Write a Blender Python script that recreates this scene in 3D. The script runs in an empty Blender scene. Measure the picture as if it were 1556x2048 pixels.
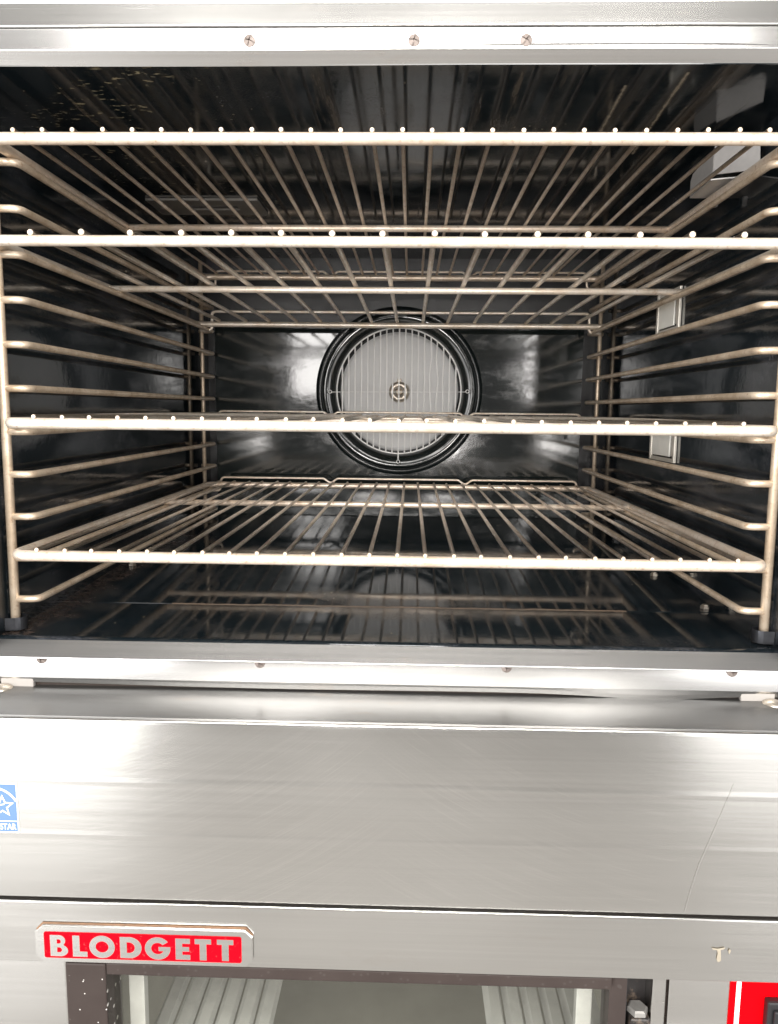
import bpy, bmesh, math, random
from mathutils import Vector, Matrix
random.seed(7)
S = bpy.context.scene
C = S.collection
PI = math.pi

# ------------------------------------------------------------------ camera
cam_d = bpy.data.cameras.new("camera")
cam = bpy.data.objects.new("camera", cam_d)
C.objects.link(cam)
S.camera = cam
PITCH, YAW, ROLL, FPX = -0.1322, 0.0270, -0.0102, 1534.06
Mc = (Matrix.Rotation(YAW, 3, 'Z') @ Matrix.Rotation(PITCH, 3, 'X') @ Matrix.Rotation(ROLL, 3, 'Y'))
right, fwd, up = Mc.col[0], Mc.col[1], Mc.col[2]
mw = Matrix.Identity(4)
for r in range(3):
    mw[r][0], mw[r][1], mw[r][2] = right[r], up[r], -fwd[r]
mw.translation = Vector((0.0217, -0.6982, 0.1805))
cam.matrix_world = mw
cam_d.sensor_fit = 'VERTICAL'
cam_d.sensor_height = 36
cam_d.lens = FPX * 36 / 2048
cam_d.clip_start = 0.01
cam_d.clip_end = 200
S.render.resolution_x, S.render.resolution_y = 778, 1024

# ------------------------------------------------------------------ world, lamps, exposure
W = bpy.data.worlds.new("World")
S.world = W
W.use_nodes = True
bg = W.node_tree.nodes['Background']
bg.inputs[0].default_value = (1.0, 0.965, 0.93, 1)
bg.inputs[1].default_value = 0.34

def area(name, loc, target, sx, sy, power, col):
    d = bpy.data.lights.new(name, 'AREA')
    d.shape = 'RECTANGLE'
    d.size, d.size_y = sx, sy
    d.energy = power
    d.color = col
    o = bpy.data.objects.new(name, d)
    C.objects.link(o)
    o.location = loc
    o.rotation_euler = (Vector(target) - Vector(loc)).to_track_quat('-Z', 'Y').to_euler()
    return o
area("window_light", (-0.60, -3.0, 0.74), (-0.60, 0, 0.74), 0.30, 0.95, 18, (1.0, 0.97, 0.94))
area("window_light", (0.84, -3.0, 0.74), (0.84, 0, 0.74), 0.14, 0.95, 12, (1.0, 0.97, 0.94))
area("added_fill_light", (-0.21, -3.05, 0.0), (-0.21, 0, 0.15), 0.26, 0.20, 10, (1.0, 0.96, 0.92))  # low fill pair, added to brighten the fan; no real source here
area("added_fill_light", (0.23, -3.05, 0.0), (0.26, 0, 0.15), 0.20, 0.20, 8, (1.0, 0.96, 0.92))
area("doorway_light", (-2.42, -2.9, -0.10), (-1.2, 0, -0.10), 2.3, 2.3, 130, (1.0, 0.985, 0.975))
area("doorway_light", (2.35, -2.9, -0.10), (1.2, 0, -0.10), 2.0, 2.2, 70, (1.0, 0.98, 0.97))
area("added_overhead_fill", (0.0, -2.35, 1.72), (0, 0.7, 0.2), 2.2, 1.1, 135, (1.0, 0.97, 0.93))  # added fill from above to reach the fan, not an actual ceiling lamp

S.view_settings.view_transform = 'Standard'
S.view_settings.look = 'None'
S.view_settings.exposure = 0.08
S.view_settings.gamma = 1.0

# ------------------------------------------------------------------ materials
class NT:
    def __init__(self, name):
        self.m = bpy.data.materials.new(name)
        self.m.use_nodes = True
        self.t = self.m.node_tree
        self.b = self.t.nodes['Principled BSDF']
        self.out = self.t.nodes['Material Output']
        self._co = None
    def n(self, typ, **kw):
        x = self.t.nodes.new(typ)
        for k, v in kw.items():
            setattr(x, k, v)
        return x
    def l(self, a, b):
        self.t.links.new(a, b)
    def co(self):
        if not self._co:
            self._co = self.n('ShaderNodeTexCoord').outputs['Object']
        return self._co
    def mapped(self, scale=(1, 1, 1), loc=(0, 0, 0)):
        mp = self.n('ShaderNodeMapping')
        mp.inputs['Scale'].default_value = scale
        mp.inputs['Location'].default_value = loc
        self.l(self.co(), mp.inputs[0])
        return mp.outputs[0]
    def noise(self, vec, scale, detail=4, rough=.55):
        x = self.n('ShaderNodeTexNoise')
        x.inputs['Scale'].default_value = scale
        x.inputs['Detail'].default_value = detail
        x.inputs['Roughness'].default_value = rough
        self.l(vec, x.inputs['Vector'])
        return x.outputs['Fac']
    def ramp(self, fac, stops):
        x = self.n('ShaderNodeValToRGB')
        e = x.color_ramp.elements
        while len(e) < len(stops):
            e.new(0.5)
        for i, (p, c) in enumerate(stops):
            e[i].position = p
            e[i].color = (c, c, c, 1) if not isinstance(c, tuple) else (*c, 1)
        self.l(fac, x.inputs[0])
        return x.outputs[0]
    def math(self, op, a, b=None, c=None):
        x = self.n('ShaderNodeMath', operation=op)
        for i, v in enumerate((a, b, c)):
            if v is None:
                continue
            if isinstance(v, (int, float)):
                x.inputs[i].default_value = v
            else:
                self.l(v, x.inputs[i])
        return x.outputs[0]
    def mix(self, fac, a, b):
        x = self.n('ShaderNodeMix', data_type='RGBA')
        for i, v in ((0, fac), (6, a), (7, b)):
            if isinstance(v, tuple):
                x.inputs[i].default_value = (*v, 1)
            elif isinstance(v, (int, float)):
                x.inputs[i].default_value = v
            else:
                self.l(v, x.inputs[i])
        return x.outputs[2]
    def bump(self, h, strength, dist=.001):
        x = self.n('ShaderNodeBump')
        x.inputs['Strength'].default_value = strength
        x.inputs['Distance'].default_value = dist
        self.l(h, x.inputs['Height'])
        self.l(x.outputs[0], self.b.inputs['Normal'])
    def set(self, **kw):
        for k, v in kw.items():
            k = k.replace('_', ' ')
            i = self.b.inputs[k]
            if isinstance(v, tuple):
                i.default_value = (*v, 1) if len(v) == 3 else v
            elif isinstance(v, (int, float)):
                i.default_value = v
            else:
                self.l(v, i)

def simple(name, col, rough=.5, metal=0.0, noise_amt=.12, sc=60, **kw):
    N = NT(name)
    f = N.noise(N.co(), sc)
    a = tuple(max(0, c * (1 - noise_amt)) for c in col)
    b = tuple(min(1, c * (1 + noise_amt)) for c in col)
    N.set(Base_Color=N.mix(f, a, b), Metallic=metal,
          Roughness=N.math('MULTIPLY_ADD', f, .2 * rough, rough * .9), **kw)
    return N.m

def steel(name, col=(.64, .635, .615), rough=.30, scratches=None, grime=0.0, aniso=.75, wav=1.0):
    """brushed stainless sheet, grain along X"""
    N = NT(name)
    g1 = N.noise(N.mapped((3, 900, 900)), 1.0, 3, .6)
    g2 = N.noise(N.mapped((14, 2600, 2600), (3, 1, 2)), 1.0, 2, .5)
    big = N.noise(N.mapped((3, 9, 9)), 1.0, 3, .5)
    g3 = N.noise(N.mapped((2.4, 330, 330), (7, 4, 2)), 1.0, 3, .6)
    grain = N.math('ADD', N.math('MULTIPLY', N.math('ADD', g1, g3), .36), N.math('MULTIPLY', g2, .28))
    lo = tuple(c * .84 for c in col)
    hi = tuple(min(1, c * 1.16) for c in col)
    base = N.mix(grain, lo, hi)
    ro = N.math('MULTIPLY_ADD', big, .14, rough - .07)
    ro = N.math('MULTIPLY_ADD', grain, .10, N.math('SUBTRACT', ro, .05))
    if scratches:
        sep = N.n('ShaderNodeSeparateXYZ')
        N.l(N.co(), sep.inputs[0])
        tot = None
        for (cx, cz, fr, seed, xlo, xhi) in scratches:
            dx = N.math('SUBTRACT', sep.outputs[0], cx)
            dz = N.math('SUBTRACT', sep.outputs[2], cz)
            r = N.math('SQRT', N.math('ADD', N.math('MULTIPLY', dx, dx), N.math('MULTIPLY', dz, dz)))
            th = N.math('ARCTAN2', dz, dx)
            cb = N.n('ShaderNodeCombineXYZ')
            N.l(N.math('MULTIPLY', r, fr), cb.inputs[0])
            N.l(N.math('MULTIPLY', th, 7.0), cb.inputs[1])
            cb.inputs[2].default_value = seed
            nz = N.noise(cb.outputs[0], 1.0, 2, .6)
            line = N.ramp(nz, [(.54, 0.0), (.66, 1.0)])
            mk = N.noise(N.mapped((9, 9, 14), (seed, 0, seed)), 1.0, 3, .6)
            mask = N.ramp(mk, [(.25, 0.0), (.60, 1.0)])
            mid, half = (xlo + xhi) / 2, (xhi - xlo) / 2
            fall = N.math('SUBTRACT', 1.0, N.math('DIVIDE', N.math('ABSOLUTE', N.math('SUBTRACT', sep.outputs[0], mid)), half))
            fall = N.math('MINIMUM', N.math('MAXIMUM', N.math('MULTIPLY', fall, 2.0), 0.0), 1.0)
            s = N.math('MULTIPLY', N.math('MULTIPLY', line, mask), fall)
            tot = s if tot is None else N.math('MAXIMUM', tot, s)
        base = N.mix(N.math('MULTIPLY', tot, .34), base, (.93, .91, .88))
        ro = N.math('MULTIPLY_ADD', tot, .012, ro)
    if grime > 0:
        gm = N.ramp(N.noise(N.mapped((14, 50, 50), (5, 2, 1)), 1.0, 6, .7), [(.60, 0.0), (.74, 1.0)])
        base = N.mix(N.math('MULTIPLY', gm, grime), base, (.36, .25, .16))
        ro = N.math('MULTIPLY_ADD', gm, .03, ro)
    N.set(Base_Color=base, Metallic=1.0, Roughness=ro, Anisotropic=aniso)
    cx = N.n('ShaderNodeCombineXYZ'); cx.inputs[1].default_value = .6; cx.inputs[2].default_value = 1.0
    N.l(cx.outputs[0], N.b.inputs['Tangent'])
    N.bump(N.noise(N.mapped((2.2, 6, 6), (9, 9, 9)), 1.0, 2, .5), .10 * wav, .0012)
    return N.m

def rodmat(name, col, rust, rough=.27, dirt=.35):
    N = NT(name)
    a = N.noise(N.co(), 38, 5, .65)
    b = N.noise(N.co(), 240, 4, .6)
    base = N.mix(N.ramp(a, [(.35, 0.0), (.7, 1.0)]), col, tuple(c * (1 - dirt) * k for c, k in zip(col, (1.0, .9, .78))))
    base = N.mix(N.ramp(b, [(.56, 0.0), (.72, .7)]), base, rust)
    N.set(Base_Color=base, Metallic=.48, Roughness=N.math('MULTIPLY_ADD', b, .30, rough - .08))
    N.bump(b, .25, .0006)
    return N.m

def enamel(name, col=(.006, .0095, .012), rough=.075, dust=.0, wave=.5, crumbs=0.0, streak=False, line=False, splat=False):
    N = NT(name)
    big = N.noise(N.co(), 6, 4, .6)
    fine = N.noise(N.co(), 130, 3, .5)
    d = N.noise(N.mapped((9, 9, 22)), 1.0, 6, .7)
    base = N.mix(big, tuple(c * .7 for c in col), tuple(c * 1.5 for c in col))
    ro = N.math('MULTIPLY_ADD', big, .06, rough - .03)
    if dust > 0:
        dm = N.ramp(d, [(.50, 0.0), (.78, 1.0)])
        f2 = N.noise(N.co(), 420, 3, .7)
        dm = N.math('MULTIPLY', dm, N.ramp(f2, [(.42, 0.2), (.66, 1.0)]))
        base = N.mix(N.math('MULTIPLY', dm, dust), base, (.20, .20, .23))
        ro = N.math('MULTIPLY_ADD', dm, .35, ro)
    if crumbs > 0:
        v = N.n('ShaderNodeTexVoronoi', feature='F1')
        v.inputs['Scale'].default_value = 150
        N.l(N.mapped((1, 1, 1)), v.inputs['Vector'])
        dot = N.ramp(v.outputs['Distance'], [(.10, 1.0), (.20, 0.0)])
        cl = N.ramp(N.noise(N.co(), 12, 5, .75), [(.56, 0.0), (.66, 1.0)])
        sc = N.n('ShaderNodeSeparateColor')
        N.l(v.outputs['Color'], sc.inputs[0])
        pick = N.math('GREATER_THAN', sc.outputs[0], .72)
        k = N.math('MULTIPLY', N.math('MULTIPLY', dot, cl), N.math('MULTIPLY', pick, crumbs))
        base = N.mix(k, base, (.42, .33, .20))
        ro = N.math('MULTIPLY_ADD', k, .5, ro)
    if streak:
        st = N.ramp(N.noise(N.mapped((60, 4, 4), (2, 7, 1)), 1.0, 5, .7), [(.60, 0.0), (.70, 1.0)])
        base = N.mix(N.math('MULTIPLY', st, .30), base, (.13, .09, .05))
        ro = N.math('MULTIPLY_ADD', st, .25, ro)
    if line or splat:
        sp = N.n('ShaderNodeSeparateXYZ')
        N.l(N.co(), sp.inputs[0])
        px, py = sp.outputs[0], sp.outputs[1]
        wob = N.noise(N.mapped((22, 22, 22)), 1.0, 3, .6)
        edge = N.noise(N.mapped((160, 160, 160)), 1.0, 4, .7)
    if line:
        # dried grease line across the pan, and a grubby front corner
        d = N.math('ABSOLUTE', N.math('SUBTRACT', N.math('ADD', py, N.math('MULTIPLY', wob, .010)), LINE_Y))
        d = N.math('ADD', d, N.math('MULTIPLY', edge, .0042))
        band = N.ramp(N.math('MULTIPLY', d, 100), [(.26, 1.0), (.52, 0.0)])
        lim = N.math('MULTIPLY', N.math('LESS_THAN', N.math('ABSOLUTE', N.math('SUBTRACT', px, .01)), .245), .8)
        k = N.math('MULTIPLY', band, lim)
        base = N.mix(k, base, (.17, .115, .075))
        ro = N.math('MULTIPLY_ADD', k, .5, ro)
        cx = N.math('ADD', N.math('ABSOLUTE', px), N.math('MULTIPLY', N.math('SUBTRACT', wob, .5), .10))
        cor = N.math('MULTIPLY', N.ramp(cx, [(.315, 0.0), (.345, 1.0)]), N.ramp(edge, [(.38, 0.0), (.62, 1.0)]))
        cor = N.math('MULTIPLY', cor, N.math('LESS_THAN', px, 0.0))
        base = N.mix(N.math('MULTIPLY', cor, .5), base, (.15, .10, .075))
        ro = N.math('MULTIPLY_ADD', cor, .4, ro)
    if splat:
        reg = N.math('MULTIPLY', N.math('LESS_THAN', N.math('ADD', px, N.math('MULTIPLY', wob, .10)), -.10), 1.0)
        drops = N.noise(N.mapped((90, 210, 90), (3, 1, 4)), 1.0, 3, .6)
        clus = N.ramp(N.noise(N.mapped((13, 13, 13), (8, 3, 0)), 1.0, 3, .6), [(.46, 0.0), (.60, 1.0)])
        k = N.math('MULTIPLY', N.math('MULTIPLY', N.ramp(drops, [(.595, 0.0), (.67, 1.0)]), clus), reg)
        base = N.mix(N.math('MULTIPLY', k, .8), base, (.42, .35, .21))
        ro = N.math('MULTIPLY_ADD', k, .4, ro)
        for x0, sl, y0, y1 in ((.196, .05, .055, .20), (.240, .06, .03, .23)):
            d = N.math('ABSOLUTE', N.math('SUBTRACT', N.math('SUBTRACT', px, x0), N.math('MULTIPLY', py, sl)))
            d = N.math('ADD', d, N.math('MULTIPLY', edge, .0060))
            b2 = N.ramp(N.math('MULTIPLY', d, 100), [(.30, 1.0), (.55, 0.0)])
            lim = N.math('MULTIPLY', N.math('GREATER_THAN', py, y0), N.math('LESS_THAN', py, y1))
            k = N.math('MULTIPLY', b2, N.math('MULTIPLY', lim, .6))
            base = N.mix(k, base, (.36, .30, .22))
            ro = N.math('MULTIPLY_ADD', k, .5, ro)
    N.set(Base_Color=base, Roughness=ro, IOR=1.55)
    N.bump(N.math('ADD', N.math('MULTIPLY', fine, .5), N.math('MULTIPLY', N.noise(N.co(), 30, 2, .5), .5)), .12 * wave, .002)
    return N.m

LINE_Y = .173
M = {}
M['steel'] = steel('brushed_steel', grime=.15, rough=.25)
M['panel'] = steel('brushed_steel_panel', wav=.1, rough=.19, scratches=[(-.34, 1.62, 2300, 1.3, -.30, .05), (.34, 1.68, 2300, 4.1, -.06, .34)])
M['header'] = steel('brushed_steel_header', wav=.3, rough=.21, grime=.10)
M['ledge'] = steel('darkened_steel_ledge', col=(.235, .233, .228), rough=.30, grime=.2, wav=.5)  # same sheet as the panel, its colour darkened to dull the reflected light
M['trim'] = steel('brushed_trim', col=(.575, .57, .56), rough=.25, grime=.22)
M['rack'] = rodmat('rack_rod', (.86, .755, .645), (.46, .30, .20), dirt=.18)
M['rack_thick'] = rodmat('bright_rack_rod', (.88, .81, .72), (.55, .41, .29), dirt=.2)
M['rail'] = rodmat('patinated_rail', (.74, .62, .485), (.36, .21, .11), rough=.30, dirt=.35)
M['enamel'] = enamel('black_enamel', dust=.55)
M['enamel_floor'] = enamel('black_enamel_floor', dust=.12, crumbs=.9, rough=.055, wave=.16, line=True)
M['enamel_top'] = enamel('black_enamel_ceiling', dust=.12, crumbs=.9, streak=True, rough=.07, wave=.2, splat=True)
M['enamel_dull'] = enamel('dull_black_enamel', col=(.007, .007, .008), dust=.03, wave=.6, rough=.38)
M['enamel_back'] = enamel('black_enamel_baffle', col=(.006, .0095, .0095), dust=.03, wave=.24, rough=.08)
M['fan'] = simple('fan_aluminium', (.84, .84, .835), .60, .0, .05, 90)
M['hub'] = simple('hub_steel', (.62, .56, .48), .35, .9, .12, 120)
M['guard'] = simple('guard_wire_plating', (1.0, .985, .95), .45, .0, .08, 90)
M['screw'] = simple('screw_steel', (.26, .22, .20), .55, .6, .25, 300)
M['grime'] = simple('brown_grime', (.20, .11, .06), .8, 0, .5, 300)
M['bolt'] = simple('worn_bolt', (.30, .29, .275), .5, .6, .3, 150)
M['strap'] = simple('dark_strap', (.13, .135, .15), .38, .8, .3, 200)
M['dark'] = simple('dark_gap', (.045, .032, .026), .7, .1, .4, 60)
M['white_metal'] = simple('pale_block', (.34, .32, .30), .8, .0, .1, 80)
M['bracket'] = simple('galvanised_sheet', (.62, .60, .58), .50, .55, .10, 200)
M['plate'] = simple('dull_vent_plate', (.27, .255, .235), .5, .5, .25, 90)
M['lens'] = simple('milky_lamp_glass', (.95, .93, .86), .22, 0, .08, 60)
M['bezel'] = simple('lamp_bezel', (.80, .76, .68), .45, .5, .12, 200)
M['brown'] = None
M['black'] = simple('black_plastic', (.016, .016, .018), .45, 0, .2, 80)
M['red'] = simple('red_label', (.66, .001, .004), .9, 0, .05, 60, Specular_IOR_Level=.02)
M['blue'] = simple('sticker_blue', (.115, .195, .44), .85, 0, .04, 60, Specular_IOR_Level=.15)
M['white'] = simple('white_print', (.86, .86, .85), .45, 0, .03, 60)
M['residue'] = simple('tape_residue', (.30, .265, .205), .8, 0, .25, 400)
M['ink'] = simple('dark_scratch', (.50, .49, .47), .4, .95, .2, 200)
M['ribs'] = simple('liner_aluminium', (.76, .77, .77), .45, .15, .25, 50)
M['liner'] = simple('liner_dull', (.40, .395, .35), .6, .1, .2, 20)
M['floor'] = simple('concrete_floor', (.28, .27, .255), .75, 0, .15, 4)

def brown_frame():
    N = NT('brown_door_frame')
    v = N.n('ShaderNodeTexVoronoi', feature='F1'); v.inputs['Scale'].default_value = 170
    N.l(N.co(), v.inputs['Vector'])
    sc = N.n('ShaderNodeSeparateColor'); N.l(v.outputs['Color'], sc.inputs[0])
    rad = N.math('MULTIPLY', N.math('MULTIPLY', sc.outputs[1], sc.outputs[1]), .38)
    dot = N.math('LESS_THAN', v.outputs['Distance'], rad)
    sep = N.n('ShaderNodeSeparateXYZ'); N.l(N.co(), sep.inputs[0])
    left = N.math('MULTIPLY', N.math('LESS_THAN', sep.outputs[0], -.228), N.math('LESS_THAN', sep.outputs[2], 1.3199 - .297))
    k = N.math('MULTIPLY', N.math('MULTIPLY', dot, N.math('GREATER_THAN', sc.outputs[0], .35)), N.math('MULTIPLY_ADD', left, .75, .02))
    nz = N.noise(N.co(), 25, 4, .6)
    base = N.mix(nz, (.030, .022, .020), (.048, .037, .033))
    N.set(Base_Color=N.mix(k, base, (.72, .70, .66)), Roughness=N.math('MULTIPLY_ADD', nz, .15, .40), Specular_IOR_Level=.25)
    return N.m
M['brown'] = brown_frame()

def hinge_mat():
    N = NT('worn_black_hinge')
    a = N.ramp(N.noise(N.co(), 70, 6, .75), [(.52, 0.0), (.70, 1.0)])
    N.set(Base_Color=N.mix(a, (.016, .014, .014), (.16, .12, .09)), Roughness=.42)
    return N.m
M['hinge'] = hinge_mat()

def nameplate_face():
    N = NT('nameplate_red')
    a = N.ramp(N.noise(N.co(), 260, 5, .7), [(.60, 0.0), (.76, 1.0)])
    N.set(Base_Color=N.mix(N.math('MULTIPLY', a, .5), (.66, .002, .009), (.75, .22, .20)), Roughness=.85, Specular_IOR_Level=.02)
    return N.m
M['plate_red'] = nameplate_face()

def glass_mat():
    m = bpy.data.materials.new('window_glass')
    m.use_nodes = True
    t = m.node_tree
    for x in list(t.nodes):
        t.nodes.remove(x)
    o = t.nodes.new('ShaderNodeOutputMaterial')
    mx = t.nodes.new('ShaderNodeMixShader')
    tr = t.nodes.new('ShaderNodeBsdfTransparent'); tr.inputs[0].default_value = (.91, .91, .885, 1)
    gl = t.nodes.new('ShaderNodeBsdfGlossy'); gl.inputs['Roughness'].default_value = .03
    fr = t.nodes.new('ShaderNodeLayerWeight'); fr.inputs[0].default_value = .5
    pw = t.nodes.new('ShaderNodeMath'); pw.operation = 'POWER'; pw.inputs[1].default_value = 4.0
    t.links.new(fr.outputs['Facing'], pw.inputs[0])
    ad = t.nodes.new('ShaderNodeMath'); ad.operation = 'MULTIPLY_ADD'
    ad.inputs[1].default_value = .8; ad.inputs[2].default_value = .09
    t.links.new(pw.outputs[0], ad.inputs[0])
    t.links.new(ad.outputs[0], mx.inputs[0])
    t.links.new(tr.outputs[0], mx.inputs[1])
    t.links.new(gl.outputs[0], mx.inputs[2])
    t.links.new(mx.outputs[0], o.inputs[0])
    return m
M['glass'] = glass_mat()

# ------------------------------------------------------------------ geometry helpers
def thing(name, label, cat, loc=(0, 0, 0), group=None):
    o = bpy.data.objects.new(name, None)
    C.objects.link(o)
    o.empty_display_size = .05
    o.location = loc
    o['label'] = label
    o['category'] = cat
    if group:
        o['group'] = group
    o['_loc'] = 0
    del o['_loc']
    return o

ROOT = {}
def origin(p):
    while p.parent:
        p = p.parent
    return Vector(p.location)

def link(name, me, mat, parent, label=None, loc=None):
    if mat is not None and not me.materials:
        me.materials.append(M[mat] if isinstance(mat, str) else mat)
    o = bpy.data.objects.new(name, me)
    C.objects.link(o)
    if parent:
        o.parent = parent
    if loc is not None:
        o.location = loc
    if label:
        o['label'] = label
    return o

def part(name, bm, mat, parent, label=None, smooth=False):
    """bm is in world coordinates; stored relative to the thing's origin"""
    off = origin(parent) if parent else Vector()
    if parent and parent.parent:
        p = parent
        while p.parent:
            off = off + Vector(p.location)
            p = p.parent
    bmesh.ops.recalc_face_normals(bm, faces=bm.faces)
    bmesh.ops.translate(bm, verts=bm.verts, vec=-off)
    if smooth:
        for f in bm.faces:
            f.smooth = True
    me = bpy.data.meshes.new(name)
    bm.to_mesh(me)
    bm.free()
    return link(name, me, mat, parent, label)

def box(bm, x0, x1, y0, y1, z0, z1, bev=0.0, seg=2):
    vs = [bm.verts.new(p) for p in ((x0, y0, z0), (x1, y0, z0), (x1, y1, z0), (x0, y1, z0),
                                    (x0, y0, z1), (x1, y0, z1), (x1, y1, z1), (x0, y1, z1))]
    fs = [bm.faces.new([vs[i] for i in q]) for q in
          ((0, 3, 2, 1), (4, 5, 6, 7), (0, 1, 5, 4), (1, 2, 6, 5), (2, 3, 7, 6), (3, 0, 4, 7))]
    if bev > 0:
        es = set(e for f in fs for e in f.edges)
        bmesh.ops.bevel(bm, geom=list(es), offset=bev, segments=seg, profile=.6, affect='EDGES')
    return bm

def B(*a, **k):
    return box(bmesh.new(), *a, **k)

def poly_prism(bm, pts, n):
    """pts: planar loop (Vectors); extruded by vector n"""
    a = [bm.verts.new(p) for p in pts]
    b = [bm.verts.new(Vector(p) + Vector(n)) for p in pts]
    bm.faces.new(a)
    bm.faces.new(list(reversed(b)))
    k = len(a)
    for i in range(k):
        bm.faces.new((a[i], b[i], b[(i + 1) % k], a[(i + 1) % k]))
    return bm

def extrude_x(bm, prof, x0, x1, nx=1, warp=None, thick=0.0015):
    """open sheet profile [(y,z)..] swept along X, solid by thickness"""
    rows = []
    for i in range(nx + 1):
        x = x0 + (x1 - x0) * i / nx
        row = []
        for j, (y, z) in enumerate(prof):
            dy, dz = warp(x, j) if warp else (0, 0)
            row.append(bm.verts.new((x, y + dy, z + dz)))
        rows.append(row)
    for i in range(nx):
        for j in range(len(prof) - 1):
            bm.faces.new((rows[i][j], rows[i + 1][j], rows[i + 1][j + 1], rows[i][j + 1]))
    if thick:
        bmesh.ops.recalc_face_normals(bm, faces=bm.faces)
        bmesh.ops.solidify(bm, geom=bm.faces[:], thickness=thick)
    return bm

def round_prof(pts, r, n=4):
    """round the inner corners of a 2D polyline"""
    out = [pts[0]]
    for i in range(1, len(pts) - 1):
        p, a, b = Vector(pts[i]), Vector(pts[i - 1]), Vector(pts[i + 1])
        da, db = (a - p), (b - p)
        ang = da.angle(db) if da.length and db.length else PI
        d = min(r / max(math.tan(ang / 2), 1e-3), da.length * .45, db.length * .45)
        s, e = p + da.normalized() * d, p + db.normalized() * d
        for k in range(n + 1):
            t = k / n
            q = s * (1 - t) ** 2 + p * 2 * t * (1 - t) + e * t * t
            out.append(tuple(q))
    out.append(pts[-1])
    return out

def fillet(path, r, n=5, closed=False):
    P = [Vector(p) for p in path]
    if closed:
        idx = range(len(P))
        out = []
    else:
        idx = range(1, len(P) - 1)
        out = [P[0]]
    for i in idx:
        p, a, b = P[i], P[i - 1], P[(i + 1) % len(P)]
        da, db = a - p, b - p
        ang = da.angle(db)
        d = min(r / max(math.tan(ang / 2), 1e-3), da.length * .48, db.length * .48)
        s, e = p + da.normalized() * d, p + db.normalized() * d
        for k in range(n + 1):
            t = k / n
            out.append(s * (1 - t) ** 2 + p * 2 * t * (1 - t) + e * t * t)
    if not closed:
        out.append(P[-1])
    return out

def tube(bm, path, r, seg=10, closed=False, cap_bev=0.25):
    P = [Vector(p) for p in path]
    n = len(P)
    tang = []
    for i in range(n):
        a = P[i - 1] if (i > 0 or closed) else P[i]
        b = P[(i + 1) % n] if (i < n - 1 or closed) else P[i]
        tang.append((b - a).normalized())
    ref = Vector((0, 0, 1)) if abs(tang[0].z) < .9 else Vector((0, 1, 0))
    u = tang[0].cross(ref).normalized()
    rings = []
    for i in range(n):
        u = (u - tang[i] * u.dot(tang[i])).normalized()
        v = tang[i].cross(u)
        rings.append([bm.verts.new(P[i] + (u * math.cos(2 * PI * k / seg) + v * math.sin(2 * PI * k / seg)) * r) for k in range(seg)])
    m = n if closed else n - 1
    for i in range(m):
        a, b = rings[i], rings[(i + 1) % n]
        for k in range(seg):
            f = bm.faces.new((a[k], a[(k + 1) % seg], b[(k + 1) % seg], b[k]))
            f.smooth = True
    if not closed:
        for ring, t, p in ((rings[0], -tang[0], P[0]), (rings[-1], tang[-1], P[-1])):
            inner = [bm.verts.new(p + (x.co - p) * .72 + t * r * cap_bev) for x in ring]
            for k in range(seg):
                bm.faces.new((ring[k], ring[(k + 1) % seg], inner[(k + 1) % seg], inner[k]))
            bm.faces.new(inner)
    return bm

def T(path, r, **k):
    return tube(bmesh.new(), path, r, **k)

def lathe_y(bm, prof, cx, cz, seg=48, a0=0, a1=2 * PI):
    """prof [(radius, y)..] revolved about an axis parallel to Y"""
    full = abs(a1 - a0 - 2 * PI) < 1e-6
    m = seg if full else seg + 1
    rings = []
    for (r, y) in prof:
        if r < 1e-6:
            rings.append([bm.verts.new((cx, y, cz))])
        else:
            rings.append([bm.verts.new((cx + r * math.cos(a0 + (a1 - a0) * k / seg), y, cz + r * math.sin(a0 + (a1 - a0) * k / seg))) for k in range(m)])
    for a, b in zip(rings, rings[1:]):
        for k in range(seg):
            k2 = (k + 1) % m
            if len(a) == 1:
                f = bm.faces.new((a[0], b[k2], b[k]))
            elif len(b) == 1:
                f = bm.faces.new((a[k], a[k2], b[0]))
            else:
                f = bm.faces.new((a[k], a[k2], b[k2], b[k]))
            f.smooth = True
    return bm

def lathe_z(bm, prof, cx, cy, seg=24):
    rings = []
    for (r, z) in prof:
        if r < 1e-6:
            rings.append([bm.verts.new((cx, cy, z))])
        else:
            rings.append([bm.verts.new((cx + r * math.cos(2 * PI * k / seg), cy + r * math.sin(2 * PI * k / seg), z)) for k in range(seg)])
    for a, b in zip(rings, rings[1:]):
        for k in range(seg):
            k2 = (k + 1) % seg
            if len(a) == 1:
                f = bm.faces.new((a[0], b[k2], b[k]))
            elif len(b) == 1:
                f = bm.faces.new((a[k], a[k2], b[0]))
            else:
                f = bm.faces.new((a[k], a[k2], b[k2], b[k]))
            f.smooth = True
    return bm

def curve_mesh(name, loops, extrude, place):
    """filled planar loops (outer and holes) -> mesh; place maps (u,v,w)->world"""
    cu = bpy.data.curves.new(name, 'CURVE')
    cu.dimensions = '2D'
    cu.fill_mode = 'BOTH'
    cu.extrude = extrude
    for lp in loops:
        s = cu.splines.new('POLY')
        s.points.add(len(lp) - 1)
        for p, (u, v) in zip(s.points, lp):
            p.co = (u, v, 0, 1)
        s.use_cyclic_u = True
    return _cv(name, cu, place)

def text_mesh(name, txt, size, extrude, offset, place):
    cu = bpy.data.curves.new(name, 'FONT')
    cu.body = txt
    cu.size = size
    cu.extrude = extrude
    cu.offset = offset
    cu.align_x = 'CENTER'
    return _cv(name, cu, place)

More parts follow.
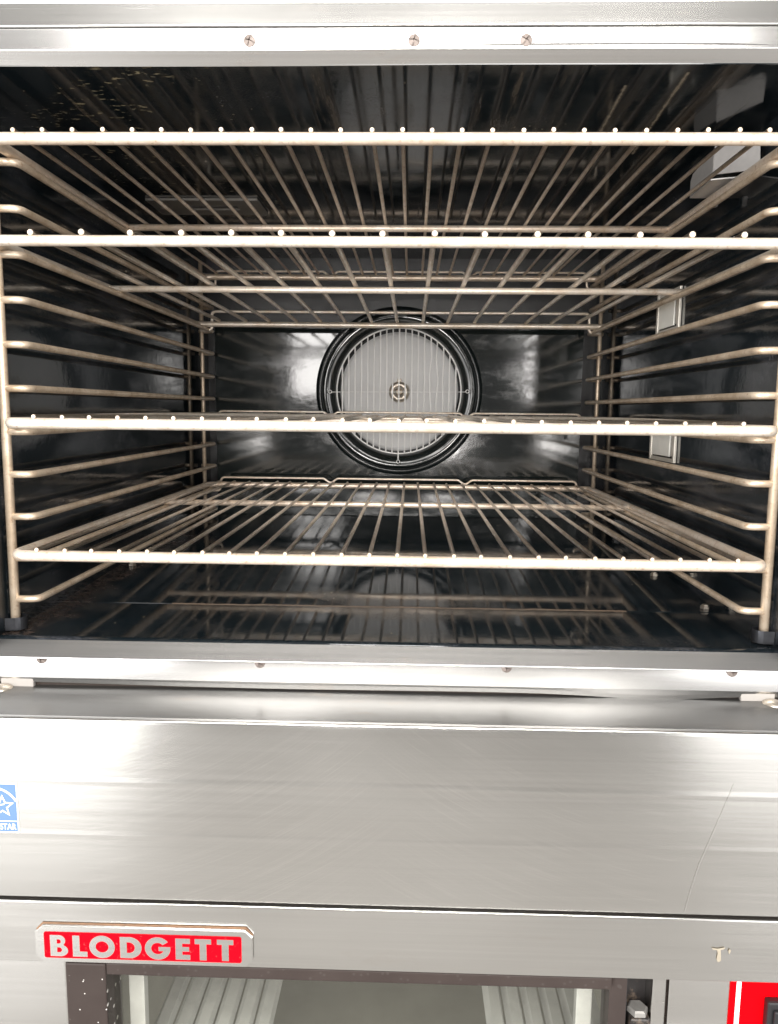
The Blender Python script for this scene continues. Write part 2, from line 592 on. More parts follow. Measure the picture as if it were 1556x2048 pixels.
def _cv(name, cu, place):
    o = bpy.data.objects.new(name, cu)
    C.objects.link(o)
    bpy.context.view_layer.update()
    me = bpy.data.meshes.new_from_object(o.evaluated_get(bpy.context.evaluated_depsgraph_get()))
    bpy.data.objects.remove(o)
    bpy.data.curves.remove(cu)
    bm = bmesh.new()
    bm.from_mesh(me)
    bpy.data.meshes.remove(me)
    for v in bm.verts:
        v.co = place(*v.co)
    return bm

# ------------------------------------------------------------------ ground the ovens stand on
bm = bmesh.new()
f = [bm.verts.new(p) for p in ((-9, -9, -1.32), (9, -9, -1.32), (9, 5, -1.32), (-9, 5, -1.32))]
bm.faces.new(f)
fl = part('floor', bm, 'floor', None)
fl['kind'] = 'structure'

# ------------------------------------------------------------------ upper oven
ST = 0.03931            # pitch of the rack rails
ZF, ZC = -0.030, 0.4535  # cavity floor, ceiling
XW = 0.3565             # cavity side walls
YB = 0.745              # cavity back wall
oven = thing('convection_oven', 'upper steel oven with its door off, black enamel cavity and round fan at the back', 'oven', (0, -.06, -.068))

YS_, SL = .108, .034          # the pan is creased here and rises gently towards the back
zfl = lambda y: ZF + max(0.0, (y - YS_) * SL)
part('cavity_floor', B(-XW, XW, -.026, YS_ + .001, ZF - .004, ZF - .0004), 'enamel_floor', oven)
b = bmesh.new()
poly_prism(b, [Vector((-XW, YS_, ZF)), Vector((-XW, YB, zfl(YB))), Vector((-XW, YB, zfl(YB) - .004)), Vector((-XW, YS_, ZF - .0036))], (2 * XW, 0, 0))
part('cavity_floor', b, 'enamel_floor', oven)
part('cavity_ceiling', B(-XW, XW, -.045, YB, ZC, ZC + .004), 'enamel_top', oven)
for s in (-1, 1):
    x = s * XW
    part('cavity_side_wall', B(min(x, x + s * .004), max(x, x + s * .004), -.045, YB, ZF - .004, ZC + .004), 'enamel', oven)
part('cavity_back_wall', B(-XW, XW, YB, YB + .004, ZF - .004, ZC + .004), 'enamel_dull', oven)

# rolled front lip of the floor pan
prof = [(-.026, -.0297), (-.0275, -.0268), (-.0305, -.0262), (-.0335, -.0275), (-.0350, -.0312)]
part('floor_lip', extrude_x(bmesh.new(), round_prof(prof, .002), -XW, XW, 1, None, .001), 'enamel', oven, smooth=True)

# fan baffle with the round inlet
FC = (0.0, 0.2132)
YBF = 0.680
def baffle():
    bm = bmesh.new()
    seg = 96
    x0, x1, z0, z1 = -.327, .322, zfl(YBF) + .0008, .3235
    outer, inner, back = [], [], []
    angs = sorted(set([2 * PI * k / seg for k in range(seg)] +
                      [math.atan2(z - FC[1], x - FC[0]) % (2 * PI) for x in (x0, x1) for z in (z0, z1)]))
    for a in angs:
        c, s = math.cos(a), math.sin(a)
        t = 1e9
        if c > 1e-9: t = min(t, (x1 - FC[0]) / c)
        if c < -1e-9: t = min(t, (x0 - FC[0]) / c)
        if s > 1e-9: t = min(t, (z1 - FC[1]) / s)
        if s < -1e-9: t = min(t, (z0 - FC[1]) / s)
        rr = min(.1475, t * .985)
        outer.append(bm.verts.new((FC[0] + c * t, YBF, FC[1] + s * t)))
        inner.append(bm.verts.new((FC[0] + c * rr, YBF, FC[1] + s * rr)))
        back.append(bm.verts.new((FC[0] + c * t, YBF + .012, FC[1] + s * t)))
    n = len(angs)
    for k in range(n):
        k2 = (k + 1) % n
        bm.faces.new((outer[k], outer[k2], inner[k2], inner[k]))
        bm.faces.new((outer[k], back[k], back[k2], outer[k2]))
    return bm
baf = part('fan_baffle', baffle(), 'enamel_back', oven)
prof = [(.1475, YBF), (.1464, YBF + .0025), (.1442, YBF + .0085), (.1415, YBF + .0105), (.1388, YBF + .0085), (.1366, YBF + .0020), (.1352, YBF - .0004),
        (.1325, YBF - .0010), (.127, YBF - .0002), (.120, YBF + .0018), (.1158, YBF + .0050), (.1132, YBF + .012), (.1124, YBF + .045)]
part('inlet_ring', lathe_y(bmesh.new(), prof, *FC, seg=96), 'enamel_back', baf)
# small pressed bumps along the baffle's top flange
for x in (-.29, -.235, -.18, .17, .235, .30):
    b = bmesh.new()
    box(b, x - .012, x + .012, YBF - .0012, YBF + .006, .3236, .3285, .001)
    part('flange_tab', b, 'enamel_back', baf)

# fan wheel
fw = part('fan_wheel', lathe_y(bmesh.new(), [(.0001, .712), (.030, .712), (.060, .7115), (.100, .712), (.1065, .7135), (.1075, .722), (.1075, .740)], *FC, seg=80), 'fan', oven)
hub = part('fan_hub', lathe_y(bmesh.new(), [(.0085, .7095), (.0085, .700), (.0105, .6975), (.0165, .6985), (.0185, .703), (.0190, .7118)], *FC, seg=40), 'hub', fw)
part('shaft_end', lathe_y(bmesh.new(), [(.0001, .704), (.0065, .704), (.0070, .706), (.0070, .7118)], *FC, seg=28), 'hub', fw)
part('key', B(FC[0] - .0035, FC[0] + .0035, .7035, .7118, FC[1] + .0185, FC[1] + .0235, .0008), 'hub', fw)
for deg, r0, r1 in ((118, .032, .078), (47, .036, .080), (172, .034, .082), (318, .036, .080), (238, .034, .080)):
    a = math.radians(deg)
    d, nn = Vector((math.cos(a), 0, math.sin(a))), Vector((-math.sin(a), 0, math.cos(a))) * .0016
    o = Vector((FC[0], .7126, FC[1]))
    b = bmesh.new()
    poly_prism(b, [o + d * r0 - nn, o + d * r1 - nn, o + d * r1 + nn, o + d * r0 + nn], (0, -.0030, 0))
    part('blade_rivet_line', b, 'fan', fw)

# fan guard
RG, YG = .1093, .668
gd = part('fan_guard', T([(FC[0] + RG * math.cos(2 * PI * k / 72), YG, FC[1] + RG * math.sin(2 * PI * k / 72)) for k in range(72)], .0013, closed=True, seg=8), 'guard', oven)
for k in range(-9, 10):
    x = k * .01105
    h = math.sqrt(max(RG ** 2 - x ** 2, 1e-6))
    up_, dn = (h + .005, h + .012) if k == 0 else (h, h)
    j = .0022 * math.sin(k * 2.3) if k in (5, 6, 7) else .0
    pts = [(x, YG - .0012, FC[1] - dn), (x - j * .3, YG - .0012, FC[1] - h * .3), (x + j, YG - .0012, FC[1] + h * .28), (x - j * .6, YG - .0012, FC[1] + h * .62), (x, YG - .0012, FC[1] + up_)]
    part('guard_wire', T(pts, .00130, seg=6), 'guard', gd)
part('cross_wire', T([(-.119, YG + .001, FC[1] - .0022), (.118, YG + .001, FC[1])], .0007, seg=6), 'guard', gd)
for (lx, lz) in ((-.1215, FC[1] - .0018), (.1205, FC[1] + .001), (0, FC[1] - RG - .0145)):
    part('guard_eyelet', T([(lx + .0028 * math.cos(2 * PI * k / 14), YG + .001, lz + .0028 * math.sin(2 * PI * k / 14)) for k in range(14)], .0007, closed=True, seg=6), 'guard', gd)

# lamps on the right wall
for (y0, y1, z0, z1) in ((.289, .378, .284, .337), (.277, .377, .1175, .170)):
    b = bmesh.new()
    w = .007
    x0, x1 = XW - .0040, XW - .0003
    box(b, x0, x1, y0, y0 + w, z0, z1, .001)
    box(b, x0, x1, y1 - w, y1, z0, z1, .001)
    box(b, x0 + .0004, x1, y0 + w, y1 - w, z0, z0 + w * .7, .001)
    box(b, x0 + .0004, x1, y0 + w, y1 - w, z1 - w * .7, z1, .001)
    lampo = part('lamp', b, 'bezel', oven)
    b = B(XW - .0030, XW - .0008, y0 + w + .014, y1 - w - .0005, z0 + w * .7 + .002, z1 - w * .7 - .002, .0008, seg=2)
    part('lamp_lens', b, 'lens', lampo)
    part('lamp_clip', B(XW - .0022, XW - .0006, y0 + w + .002, y0 + w + .010, z0 + .008, z1 - .008, .0005), 'bezel', lampo)

# sensor bracket, upper right
b = bmesh.new()
poly_prism(b, [Vector(p) for p in ((.3185, .110, .4425), (.3475, .0745, .4365), (.3485, .0735, .4150), (.3455, .0770, .4105), (.3185, .110, .4155))], (.0008, .0012, 0))
br = part('sensor_bracket', b, 'bracket', oven)
b = bmesh.new()
poly_prism(b, [Vector(p) for p in ((.3185, .112, .4400), (.3185, .168, .4330), (.3185, .174, .4270), (.3185, .174, .4115), (.3185, .112, .4150))], (.0012, 0, 0))
part('side_flap', b, 'bracket', br)
b = bmesh.new()
poly_prism(b, [Vector(p) for p in ((.3180, .114, .4125), (.3180, .172, .4105), (.3540, .172, .4105), (.3540, .100, .4125))], (0, 0, -.0012))
part('shelf_flap', b, 'bracket', br)
part('bulb_clip', B(.338, .344, .160, .166, .398, .4085, .0008), 'bracket', br)

# slotted vent plate on the ceiling
b = bmesh.new()
zz = ZC - .0032
x0, x1, y0, y1 = -.331, -.183, .345, .421
sx0, sx1, sy0, sy1 = -.288, -.216, .372, .394
for q in ((x0, sx0, y0, y1), (sx1, x1, y0, y1), (sx0, sx1, y0, sy0), (sx0, sx1, sy1, y1)):
    box(b, q[0], q[1], q[2], q[3], zz, ZC - .0004)
vp = part('vent_plate', b, 'plate', oven)
for x in (-.318, -.196):
    part('plate_screw', lathe_z(bmesh.new(), [(.0048, zz - .0002), (.0042, zz - .0022), (.0001, zz - .0030)], x, .383, 16), 'screw', vp)

# acorn nuts on the cavity floor
for (x, y) in ((-.3390, .275), (.3330, .265), (.3430, .122)):
    b = bmesh.new()
    zn = zfl(y)
    lathe_z(b, [(.0050, zn + .0002), (.0050, zn + .0030), (.0038, zn + .0036), (.0034, zn + .0046), (.0001, zn + .0052)], x, y, 6)
    for fc in b.faces:
        fc.smooth = False
    part('floor_nut', b, 'hub', oven)

def screw(px, py, pz, parent, r=.0048, mat='screw'):
    b = lathe_y(bmesh.new(), [(r, py + .0004), (r * .98, py - .0007), (r * .7, py - .0019), (r * .3, py - .0025), (.0001, py - .0026)], px, pz, 20)
    sc = part('screw', b, mat, parent)
    b = bmesh.new()
    a = random.uniform(.3, 1.2)
    for k in range(2):
        d = Vector((math.cos(a + k * PI / 2), 0, math.sin(a + k * PI / 2)))
        n = Vector((-d.z, 0, d.x))
        o = Vector((px, py - .0020 - k * .0002, pz))
        poly_prism(b, [o + d * r * .55 + n * r * .11, o - d * r * .55 + n * r * .11, o - d * r * .55 - n * r * .11, o + d * r * .55 - n * r * .11], (0, -.0008, 0))
    return sc, b

def cross_screw(px, py, pz, parent, r=.0048):
    """pan-head screw with a cross recess"""
    b = bmesh.new()
    n = 16
    ring = lambda rr, y: [b.verts.new((px + rr * math.cos(2 * PI * k / n), y, pz + rr * math.sin(2 * PI * k / n))) for k in range(n)]
    R0, R1 = ring(r, py + .0004), ring(r * .96, py - .0008)
    rot = random.uniform(0, .8)
    cr = []
    for k in range(n):
        rr = r * (.62 if k % 4 == 0 else .20)
        cr.append(b.verts.new((px + rr * math.cos(2 * PI * k / n), py - .0021, pz + rr * math.sin(2 * PI * k / n))))
    cd = [b.verts.new((px + (v.co.x - px) * .75, py - .0002, pz + (v.co.z - pz) * .75)) for v in cr]
    for A, Bq in ((R0, R1), (R1, cr), (cr, cd)):
        for k in range(n):
            b.faces.new((A[k], A[(k + 1) % n], Bq[(k + 1) % n], Bq[k]))
    b.faces.new(cd)
    bmesh.ops.rotate(b, verts=b.verts, cent=(px, py, pz), matrix=Matrix.Rotation(rot, 3, 'Y'))
    return part('screw', b, 'screw', parent)

# top trim: underside return, face with screws, upper fold
prof = round_prof([(-.0445, .4532), (-.0515, .4625), (-.0492, .4790)], .0010)
def warp_top(x, j):
    return (0, .0006 * math.sin(x * 9) * (1 if j < 2 else 0))
tt = part('top_trim', extrude_x(bmesh.new(), prof, -.43, .43, 24, warp_top), 'trim', oven, smooth=False)
for x in (-.110, .0202, .1081):
    cross_screw(x, -.0510, .4688, tt)
prof = round_prof([(-.0480, .4794), (-.0512, .4800), (-.0445, .5000), (-.0450, .5040), (-.0445, .62)], .0012)
part('upper_panel', extrude_x(bmesh.new(), prof, -.47, .47, 2), 'steel', oven)

# bottom trim: sill, face with screws, wavy return
prof = round_prof([(-.0348, -.0285), (-.0480, -.0406), (-.0482, -.0418), (-.0440, -.0422)], .0006, 3)
part('door_sill', extrude_x(bmesh.new(), prof, -.43, .43, 2), 'trim', oven)
def warp_b(x, j):
    g = 0
    if j >= 6:
        g = -.0028 * math.exp(-((x - .235) / .06) ** 2) + .0012 * math.exp(-((x - .33) / .04) ** 2) + .0012 * math.exp(-((x + .33) / .09) ** 2) + .0004 * math.sin(x * 17)
    return (0, g)
prof = round_prof([(-.0433, -.0410), (-.0433, -.0612), (-.0422, -.0636), (-.0410, -.0676)], .0012)
bt = part('bottom_trim', extrude_x(bmesh.new(), prof, -.43, .43, 60, warp_b), 'trim', oven)
for x in (-.3058, -.1094, .109, .3055):
    cross_screw(x, -.0436, -.0432, bt)
# housing behind the trims
part('front_jamb', B(-.47, -.3615, -.042, .02, -.030, .470, .002), 'trim', oven)
part('front_jamb', B(.3615, .47, -.042, .02, -.030, .470, .002), 'trim', oven)
part('base_channel', B(-.46, .46, -.036, .80, -.0705, -.0350), 'dark', oven)
for s in (-1, 1):
    part('spacer_block', B(min(s * .3155, s * .345), max(s * .3155, s * .345), -.0420, -.0370, -.0708, -.0620, .0008), 'white_metal', oven)
part('housing_side', B(-.475, -.470, -.046, .85, -.0695, .62), 'steel', oven)
part('housing_side', B(.470, .475, -.046, .85, -.0695, .62), 'steel', oven)
part('housing_back', B(-.470, .470, .845, .85, -.0695, .62), 'steel', oven)
part('housing_top', B(-.475, .475, -.048, .85, .620, .625), 'steel', oven)
# straps that hold the feet of the rack guides
for s in (-1, 1):
    b = bmesh.new()
    pts = []
    cx, cy, r = s * .3490, .000, .0088
    pts.append((s * (XW - .0005), cy + r))
    for k in range(13):
        a = PI / 2 + PI * k / 12
        pts.append((cx + s * r * math.cos(a) * 1.0, cy + r * math.sin(a)))
    pts.append((s * (XW - .0005), cy - r - .001))
    v0 = [b.verts.new((p[0], p[1], ZF + .0015)) for p in pts]
    v1 = [b.verts.new((p[0], p[1], ZF + .0135)) for p in pts]
    for k in range(len(pts) - 1):
        b.faces.new((v0[k], v0[k + 1], v1[k + 1], v1[k]))
    bmesh.ops.solidify(b, geom=b.faces[:], thickness=.0012)
    part('guide_strap', b, 'strap', oven, smooth=False)

# ------------------------------------------------------------------ rack guides
RR = .0034
for s, side in ((-1, 'left'), (1, 'right')):
    g = thing('rack_guide', 'wire rack guide with eleven rails along the %s cavity wall' % side, 'rack guide', (s * .35, 0, ZF), 'rack guides on the cavity walls')
    part('post', T([(s * .3505, 0, ZF + .003), (s * .3490, 0, .444)], .0043, seg=12), 'rail', g)
    part('post', T([(s * .3452, .6600, zfl(.66) + .001), (s * .3452, .6600, .430)], .0036, seg=12), 'rail', g)
    for i in range(11):
        z = (10 - i) * ST
        jz = random.uniform(-.0006, .0006)
        xr = .3283 + random.uniform(-.0006, .0006)
        path = fillet([(s * .3480, .000, z), (s * xr, .0005, z), (s * xr, .6715, z + jz), (s * .3500, .6715, z + jz)], .013, 6)
        # keep the rear bend tight
        path = fillet([(s * .3480, .000, z), (s * xr, .0005, z), (s * xr, .40, z)], .014, 6)[:-1] + \
            fillet([(s * xr, .40, z), (s * xr, .6690, z + jz), (s * .3520, .6690, z + jz)], .005, 4)
        part('rail', T(path, RR, seg=10), 'rail', g)

# ------------------------------------------------------------------ racks
def rack(label, rail, yf, yb, xs, rw, ycross, mat, back, rf=.0050, hw=.3335):
    z = (11 - rail) * ST + RR + rf
    t = thing('oven_rack', label, 'oven rack', (0, yf, z), 'wire racks slid into the oven')
    lp = fillet([(-hw, yf, z), (hw, yf, z), (hw, yb, z), (-hw, yb, z)], .014, 6, closed=True)
    part('frame', T(lp, rf, seg=14, closed=True), mat, t)
    part('crossbar', T([(-hw + .003, ycross, z - .0012), (hw - .003, ycross, z - .0012)], rf * .82, seg=12), mat, t)
    zw = z + rf + rw - .0012
    L = yb - yf
    me = None
    for x in xs:
        if me is None:
            b = T([(0, -.0035, 0), (0, L * .33, 0), (0, L * .66, 0), (0, L + .002, 0)], rw, seg=8)
            me = bpy.data.meshes.new('wire')
            b.to_mesh(me)
            b.free()
        o = link('wire', me, mat, t, loc=(x + random.uniform(-.0007, .0007), 0, zw - z + random.uniform(-.0003, .0003)))
        o.rotation_euler = (random.uniform(-.0012, .0012), random.uniform(0, 6.28), random.uniform(-.0028, .0028))
    # raised back stop
    zt, zb, dips, rb, xe = back
    y = yb + .006
    pts = [(-xe - .020, y, zb), (-xe, y, zb), (-xe, y, zt)]
    if dips:
        for xd in (-.118, .118):
            pts += [(xd - .012, y, zt), (xd, y, zt - .0085), (xd + .012, y, zt)]
    pts += [(xe, y, zt), (xe, y, zb), (xe + .020, y, zb)]
    part('back_stop', T(fillet(pts, .008, 4), rb, seg=8), mat, t)
    return t
thin = [-.3105 + .02475 * k for k in range(26)]
thick = [-.3070 + .0433 * k for k in range(15)]
r1z = 10 * ST + .0087
rack('topmost wire rack, closely spaced thin wires seen from below', 1, -.033, .637, thin, .0020, .276, 'rack', (r1z + .0105, r1z - .016, True, .0019, .3150))
r2z = 8 * ST + .0087
rack('wire rack second from the top, fewer and thicker wires than the others', 3, -.019, .632, thick, .0028, .240, 'rack_thick', (r2z + .0215, r2z - .0105, False, .0026, .3210), rf=.0047, hw=.3450)
r3z = 4 * ST + .0087
rack('wire rack across the middle of the fan, seen almost edge on', 7, -.022, .637, thin, .0020, .300, 'rack_thick', (r3z + .0100, r3z - .016, True, .0019, .3140), hw=.3380)
r4z = 1 * ST + .0087
rack('lowest wire rack, seen from above over the black oven floor', 10, -.030, .637, thin, .0020, .385, 'rack', (r4z + .0120, r4z - .012, True, .0019, .3120))

# ------------------------------------------------------------------ lower oven
YP = -.110
low = thing('convection_oven', 'lower steel oven with plain front panel, red nameplate and brown framed glass door', 'oven', (0, YP, -1.3199))
# body shell
part('housing_side', B(-.475, -.470, -.045, .85, -1.22, -.0745), 'steel', low)
part('housing_side', B(.470, .475, -.045, .85, -1.22, -.0745), 'steel', low)
part('housing_back', B(-.470, .470, .845, .85, -1.22, -.0745), 'steel', low)
for x in (-.43, .43):
    for y in (0, .78):
        part('leg', lathe_z(bmesh.new(), [(.0001, -1.3198), (.022, -1.3198), (.026, -1.312), (.020, -1.30), (.024, -1.221), (.0001, -1.221)], x, y, 20), 'steel', low)
part('lower_front', B(-.470, .470, -.105, -.06, -1.22, -.78), 'steel', low)

# ledge + front panel: one folded sheet with two faint creases
cz = lambda z, d: [(YP, z + .004), (YP - d, z), (YP, z - .004)]
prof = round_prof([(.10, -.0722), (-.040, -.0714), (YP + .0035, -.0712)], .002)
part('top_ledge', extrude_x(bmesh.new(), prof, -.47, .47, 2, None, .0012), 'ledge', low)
prof = round_prof([(YP + .0034, -.0711), (YP + .0002, -.0711), (YP, -.0746)], .0026, 5) + \
    [(YP, -.10)] + cz(-.1245, .00010) + cz(-.1714, .00008) + [(YP, -.2278), (YP + .010, -.2283)]
pn = part('front_panel', extrude_x(bmesh.new(), prof, -.47, .47, 2, None, .0012), 'panel', low)
for s in (-1, 1):
    part('panel_bolt', lathe_z(bmesh.new(), [(.0001, -.0666), (.0040, -.0670), (.0078, -.0684), (.0092, -.0700), (.0094, -.0714)], s * .3415, -.0475, 28), 'hub', low)
# dark gap under the panel
part('panel_gap', B(-.469, .469, YP + .006, YP + .016, -.2345, -.2284), 'dark', low)
# fine dark scratch on the panel's right side
sp = [(.2845, -.1136), (.2800, -.1275), (.2747, -.1436), (.2680, -.1630), (.2612, -.1829), (.2572, -.1990), (.2539, -.2138), (.2520, -.2255)]
b = bmesh.new()
a_ = [b.verts.new((x - .00015, YP - .0007, z)) for x, z in sp]
c_ = [b.verts.new((x + .00015, YP - .0007, z)) for x, z in sp]
for k in range(len(sp) - 1):
    b.faces.new((a_[k], a_[k + 1], c_[k + 1], c_[k]))
part('scratch', b, 'ink', low)

# header strip over the door
YH = -.1135
prof = round_prof([(YP + .006, -.2300), (YH + .0006, -.2298), (YH + .0004, -.2312), (YH, -.2545), (YH + .0000, -.2550), (YH - .0002, -.2845), (YP + .010, -.2855)], .0006, 4)
hd = part('door_header', extrude_x(bmesh.new(), prof, -.47, .47, 2, None, .0012), 'header', low)
def residue(pts):
    b = bmesh.new()
    poly_prism(b, [Vector((x, YH - .00075, z)) for x, z in pts], (0, -.0002, 0))
    part('tape_residue', b, 'residue', hd)
residue([(.2745, -.2540), (.2790, -.2548), (.2850, -.2534), (.2846, -.2550), (.2818, -.2557), (.2822, -.2610), (.2826, -.2655), (.2800, -.2668), (.2788, -.2640), (.2795, -.2590), (.2788, -.2560), (.2752, -.2556)])
residue([(.2885, -.2548), (.2900, -.2556), (.2896, -.2580), (.2888, -.2595), (.2880, -.2570)])

# nameplate
NX0, NX1, NZ0, NZ1, YN = -.2868, -.1038, -.2818, -.2490, YH - .0007
ch = .0062
b = bmesh.new()
oc = [(NX0 + ch, NZ0), (NX1 - ch, NZ0), (NX1, NZ0 + ch), (NX1, NZ1 - ch), (NX1 - ch, NZ1), (NX0 + ch, NZ1), (NX0, NZ1 - ch), (NX0, NZ0 + ch)]
poly_prism(b, [Vector((x, YN, z)) for x, z in oc], (0, -.0032, 0))
bmesh.ops.bevel(b, geom=[e for e in b.edges if all(v.co.y < YN - .002 for v in e.verts)], offset=.0006, segments=2, affect='EDGES')
plate = part('nameplate', b, 'steel', low, label='silver nameplate with a red field reading BLODGETT')
YF = YN - .0032
b = bmesh.new()
poly_prism(b, [Vector((x + .0007 * math.sin(i * 2.1), YH - .0004, z + .0011 + .0003 * math.cos(i * 3.0))) for i, (x, z) in enumerate(oc)], (0, -.0003, 0))
part('grime_edge', b, 'grime', plate)
def rrect(x0, x1, z0, z1, r, n=5):
    out = []
    for cx, cz_, a0 in ((x1 - r, z1 - r, 0), (x0 + r, z1 - r, PI / 2), (x0 + r, z0 + r, PI), (x1 - r, z0 + r, 3 * PI / 2)):
        for k in range(n + 1):
            a = a0 + PI / 2 * k / n
            out.append((cx + r * math.cos(a), cz_ + r * math.sin(a)))
    return out
b = bmesh.new()
poly_prism(b, [Vector((x, YF - .0002, z)) for x, z in rrect(NX0 + .0078, NX1 - .0092, NZ0 + .0042, NZ1 - .0052, .0018)], (0, -.0003, 0))
part('red_field', b, 'plate_red', plate)

def arc(cx, cy, rx, ry, a0, a1, n=14):
    return [(cx + rx * math.cos(math.radians(a0 + (a1 - a0) * k / n)), cy + ry * math.sin(math.radians(a0 + (a1 - a0) * k / n))) for k in range(n + 1)]
LET = {
    'B': [[(0, 0), (.44, 0)] + arc(.44, .275, .34, .275, -90, 62) + arc(.40, .745, .27, .255, -42, 90) + [(0, 1)],
          [(.30, .60), (.30, .80), (.38, .80)] + arc(.38, .70, .095, .10, 90, -90, 8)[1:-1] + [(.38, .60)],
          [(.30, .19), (.30, .42), (.40, .42)] + arc(.40, .305, .11, .115, 90, -90, 8)[1:-1] + [(.40, .19)]],
    'L': [[(0, 0), (.64, 0), (.64, .25), (.31, .25), (.31, 1), (0, 1)]],
    'O': [arc(.56, .5, .56, .53, 0, 357, 40), arc(.56, .5, .28, .26, 0, 356, 28)],
    'D': [[(0, 0), (.42, 0)] + arc(.42, .5, .53, .5, -90, 90, 22) + [(0, 1)],
          [(.30, .25), (.30, .75), (.38, .75)] + arc(.38, .5, .27, .25, 90, -90, 14)[1:-1] + [(.38, .25)]],
    'G': [arc(.56, .5, .56, .53, 36, 352, 36) + [(1.115, .58), (.60, .58), (.60, .38), (.80, .38)] + arc(.56, .5, .28, .265, -32, -322, 26)],
    'E': [[(0, 0), (.64, 0), (.64, .24), (.30, .24), (.30, .39), (.60, .39), (.60, .61), (.30, .61), (.30, .76), (.64, .76), (.64, 1), (0, 1)]],
    'T': [[(.21, 0), (.51, 0), (.51, .76), (.72, .76), (.72, 1), (0, 1), (0, .76), (.21, .76)]],
}
KX = 1.2474e-4
LH = .0192
for chn, zx in (('B', 168), ('L', 320), ('O', 433), ('D', 640), ('G', 808), ('E', 1014), ('T', 1144), ('T', 1293)):
    ox = -.2868 + (zx - 62) * KX
    zb = NZ0 + .0062 + (zx - 640) * 0.0e-7
    bm = curve_mesh('letter', LET[chn], .0004, lambda u, v, w: Vector((ox + u * LH, YF - .0007 + w * 1.0, zb + v * LH)))
    part('letter', bm, 'steel', plate)

# blue sticker on the panel's left side
YS = YP - .0008
SX0, SX1, SZ0, SZ1 = -.3385, -.2985, -.1705, -.1272
stk = part('sticker', B(SX0, SX1, YP - .0007, YP - .0002, SZ0, SZ1), 'white', low, label='blue and white star sticker on the left of the front panel')
def flat(loops, mat, name, d=.0002):
    bm = curve_mesh(name, loops, d / 2, lambda u, v, w: Vector((u, YS - d / 2 + w, v)))
    return part(name, bm, mat, stk)
q = .0010
flat([[(SX0 + q, SZ0 + .0105), (SX1 - q, SZ0 + .0105), (SX1 - q, SZ1 - q), (SX0 + q, SZ1 - q)]], 'blue', 'blue_square')
flat([[(SX0 + q, SZ0 + q), (SX1 - q, SZ0 + q), (SX1 - q, SZ0 + .0096), (SX0 + q, SZ0 + .0096)]], 'blue', 'blue_band')
YS -= .0003
stc = (-.3112, -.1472)
star_o, star_i = [], []
for k in range(10):
    a = PI / 2 + k * PI / 5
    ro, ri = (.0102, .0078) if k % 2 == 0 else (.0046, .0032)
    star_o.append((stc[0] + ro * math.cos(a), stc[1] + ro * math.sin(a)))
    star_i.append((stc[0] + ri * math.cos(a), stc[1] + ri * math.sin(a)))
flat([star_o, star_i], 'white', 'star_outline')
flat([arc(-.3195, -.1540, .0238, .0238, 31, 150, 24) + arc(-.3195, -.1540, .0222, .0222, 150, 29, 24)], 'white', 'arc_line')
flat([[(-.3290, -.1520), (-.3230, -.1500), (-.3170, -.1476), (-.3095, -.1458), (-.3095, -.1449), (-.3170, -.1463), (-.3235, -.1490), (-.3290, -.1508)]], 'white', 'swoosh')
flat([[(-.3330, -.1468), (-.3212, -.1455), (-.3160, -.1448), (-.3160, -.1438), (-.3212, -.1444), (-.3330, -.1458)]], 'white', 'swoosh')
bm = text_mesh('sticker_lettering', 'ENERGY STAR', .0074, .0001, .00008, lambda u, v, w: Vector((-.3190 + u * .78, YS - .0001 + w, -.1676 + v)))
part('sticker_lettering', bm, 'white', stk)

# lower door and what is seen through its glass
ZT = -.2860
dz0 = -.76
part('left_front', B(-.470, -.2655, YP + .001, YP + .03, -.78, ZT, .0015), 'steel', low)
part('right_strip', B(.2300, .2415, YP + .001, YP + .03, -.78, ZT, .0012), 'steel', low)
part('strip_gap', B(.2416, .2439, YP + .010, YP + .03, -.78, ZT), 'dark', low)
cp = part('control_panel', B(.2440, .470, YP + .002, YP + .03, -.78, ZT, .0012), 'steel', low)
door = part('oven_door', B(-.2645, -.2300, YP - .003, YP + .030, dz0, ZT, .0015), 'brown', low, label='brown framed oven door with a glass window')
part('door_rail', B(-.2300, .1955, YP - .002, YP + .030, -.2968, ZT, .0012), 'brown', door)
part('door_rail', B(-.2300, .1955, YP - .002, YP + .030, dz0, -.735, .0012), 'brown', door)
b = bmesh.new()
poly_prism(b, [Vector(p) for p in ((.1955, YP + .004, ZT), (.2080, YP - .002, ZT), (.2080, YP - .002, dz0), (.1955, YP + .004, dz0))], (0, .024, 0))
part('door_stile', b, 'brown', door)
part('door_edge', B(.2081, .2105, YP + .004, YP + .030, dz0, ZT, .0006), 'black', door)
part('glass', B(-.2310, .1960, YP + .012, YP + .015, -.74, -.2950), 'glass', door)
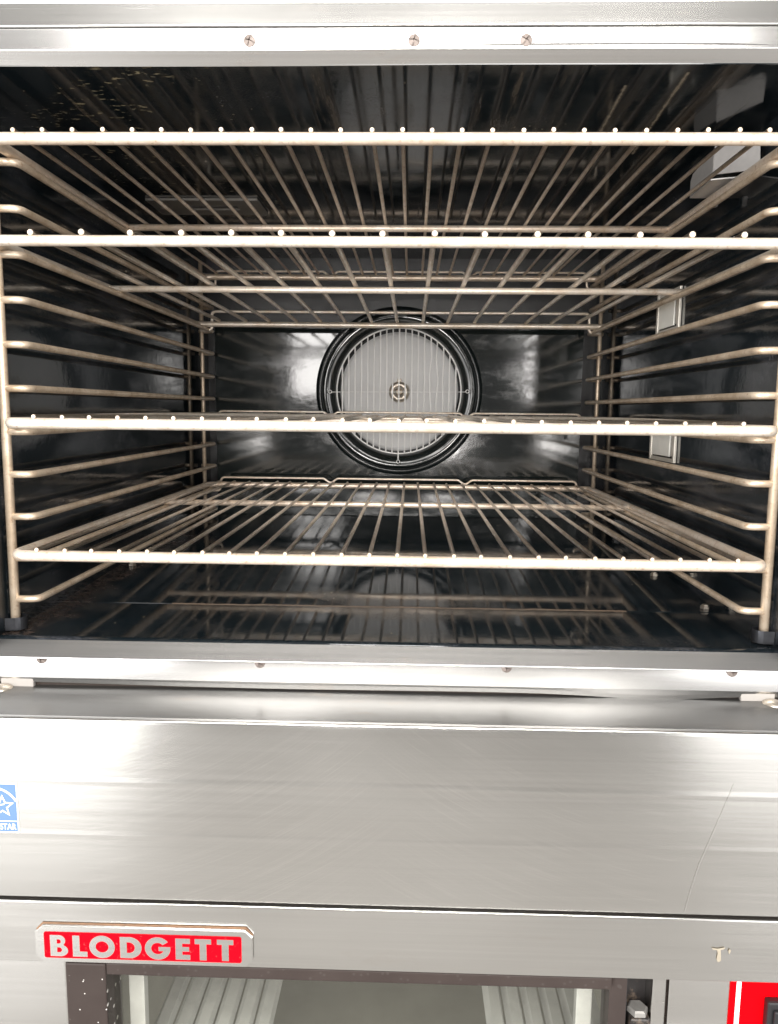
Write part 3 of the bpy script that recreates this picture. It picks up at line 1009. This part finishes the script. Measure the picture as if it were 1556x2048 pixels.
part('hinge_recess', B(.2106, .2299, YP + .018, YP + .030, -.78, ZT), 'hinge', low)
hb = part('hinge', B(.2118, .2288, YP - .004, YP + .017, -.36, -.3218, .0025, seg=3), 'hinge', low)
b = bmesh.new()
lathe_z(b, [(.0001, -.3168), (.0070, -.3170), (.0086, -.3182), (.0090, -.3216)], .2203, YP + .006, 6)
for fc in b.faces:
    fc.smooth = False
part('hinge_bolt', b, 'bolt', hb)

# red control label with white line and rocker switch
b = B(.2945, .420, YP + .0005, YP + .0019, -.56, ZT - .0008)
lab = part('red_label', b, 'red', cp)
part('white_line', B(.2990, .3028, YP + .0001, YP + .0004, -.559, ZT - .001), 'white', lab)
sw = part('rocker_switch', B(.3222, .352, YP - .007, YP + .0004, -.352, -.2998, .0020), 'black', cp)
part('switch_cap', B(.3268, .348, YP - .010, YP - .0072, -.346, -.3060, .0015), 'black', sw)

# cavity of the lower oven, seen through the glass
CX0, CX1 = -.300, .270
part('liner_floor', B(CX0, CX1, YP + .04, .62, -.735, -.731), 'liner', low)
part('liner_wall', B(CX0 - .004, CX0, YP + .04, .62, -.735, -.2900), 'liner', low)
part('liner_wall', B(CX1, CX1 + .004, YP + .04, .62, -.735, -.2900), 'liner', low)
part('liner_back', B(CX0, CX1, .62, .624, -.735, -.2900), 'liner', low)
part('liner_top', B(CX0 - .004, CX1 + .004, YP + .04, .62, -.2899, -.2860), 'liner', low)
part('liner_post', B(-.2260, -.2120, YP + .036, YP + .046, -.735, -.2905, .001), 'ribs', low)
part('liner_post', B(.1760, .1900, YP + .036, YP + .046, -.735, -.2905, .001), 'ribs', low)
for s, x0 in ((-1, -.232), (1, .108)):
    for k in range(6):
        xa = x0 + k * .0205
        b = bmesh.new()
        z = -.445
        poly_prism(b, [Vector((xa, YP + .05, z)), Vector((xa + .0055, YP + .05, z + .008)), Vector((xa + .0160, YP + .05, z + .008)), Vector((xa + .0185, YP + .05, z))], (0, .60, 0))
        part('liner_rib', b, 'ribs', low)
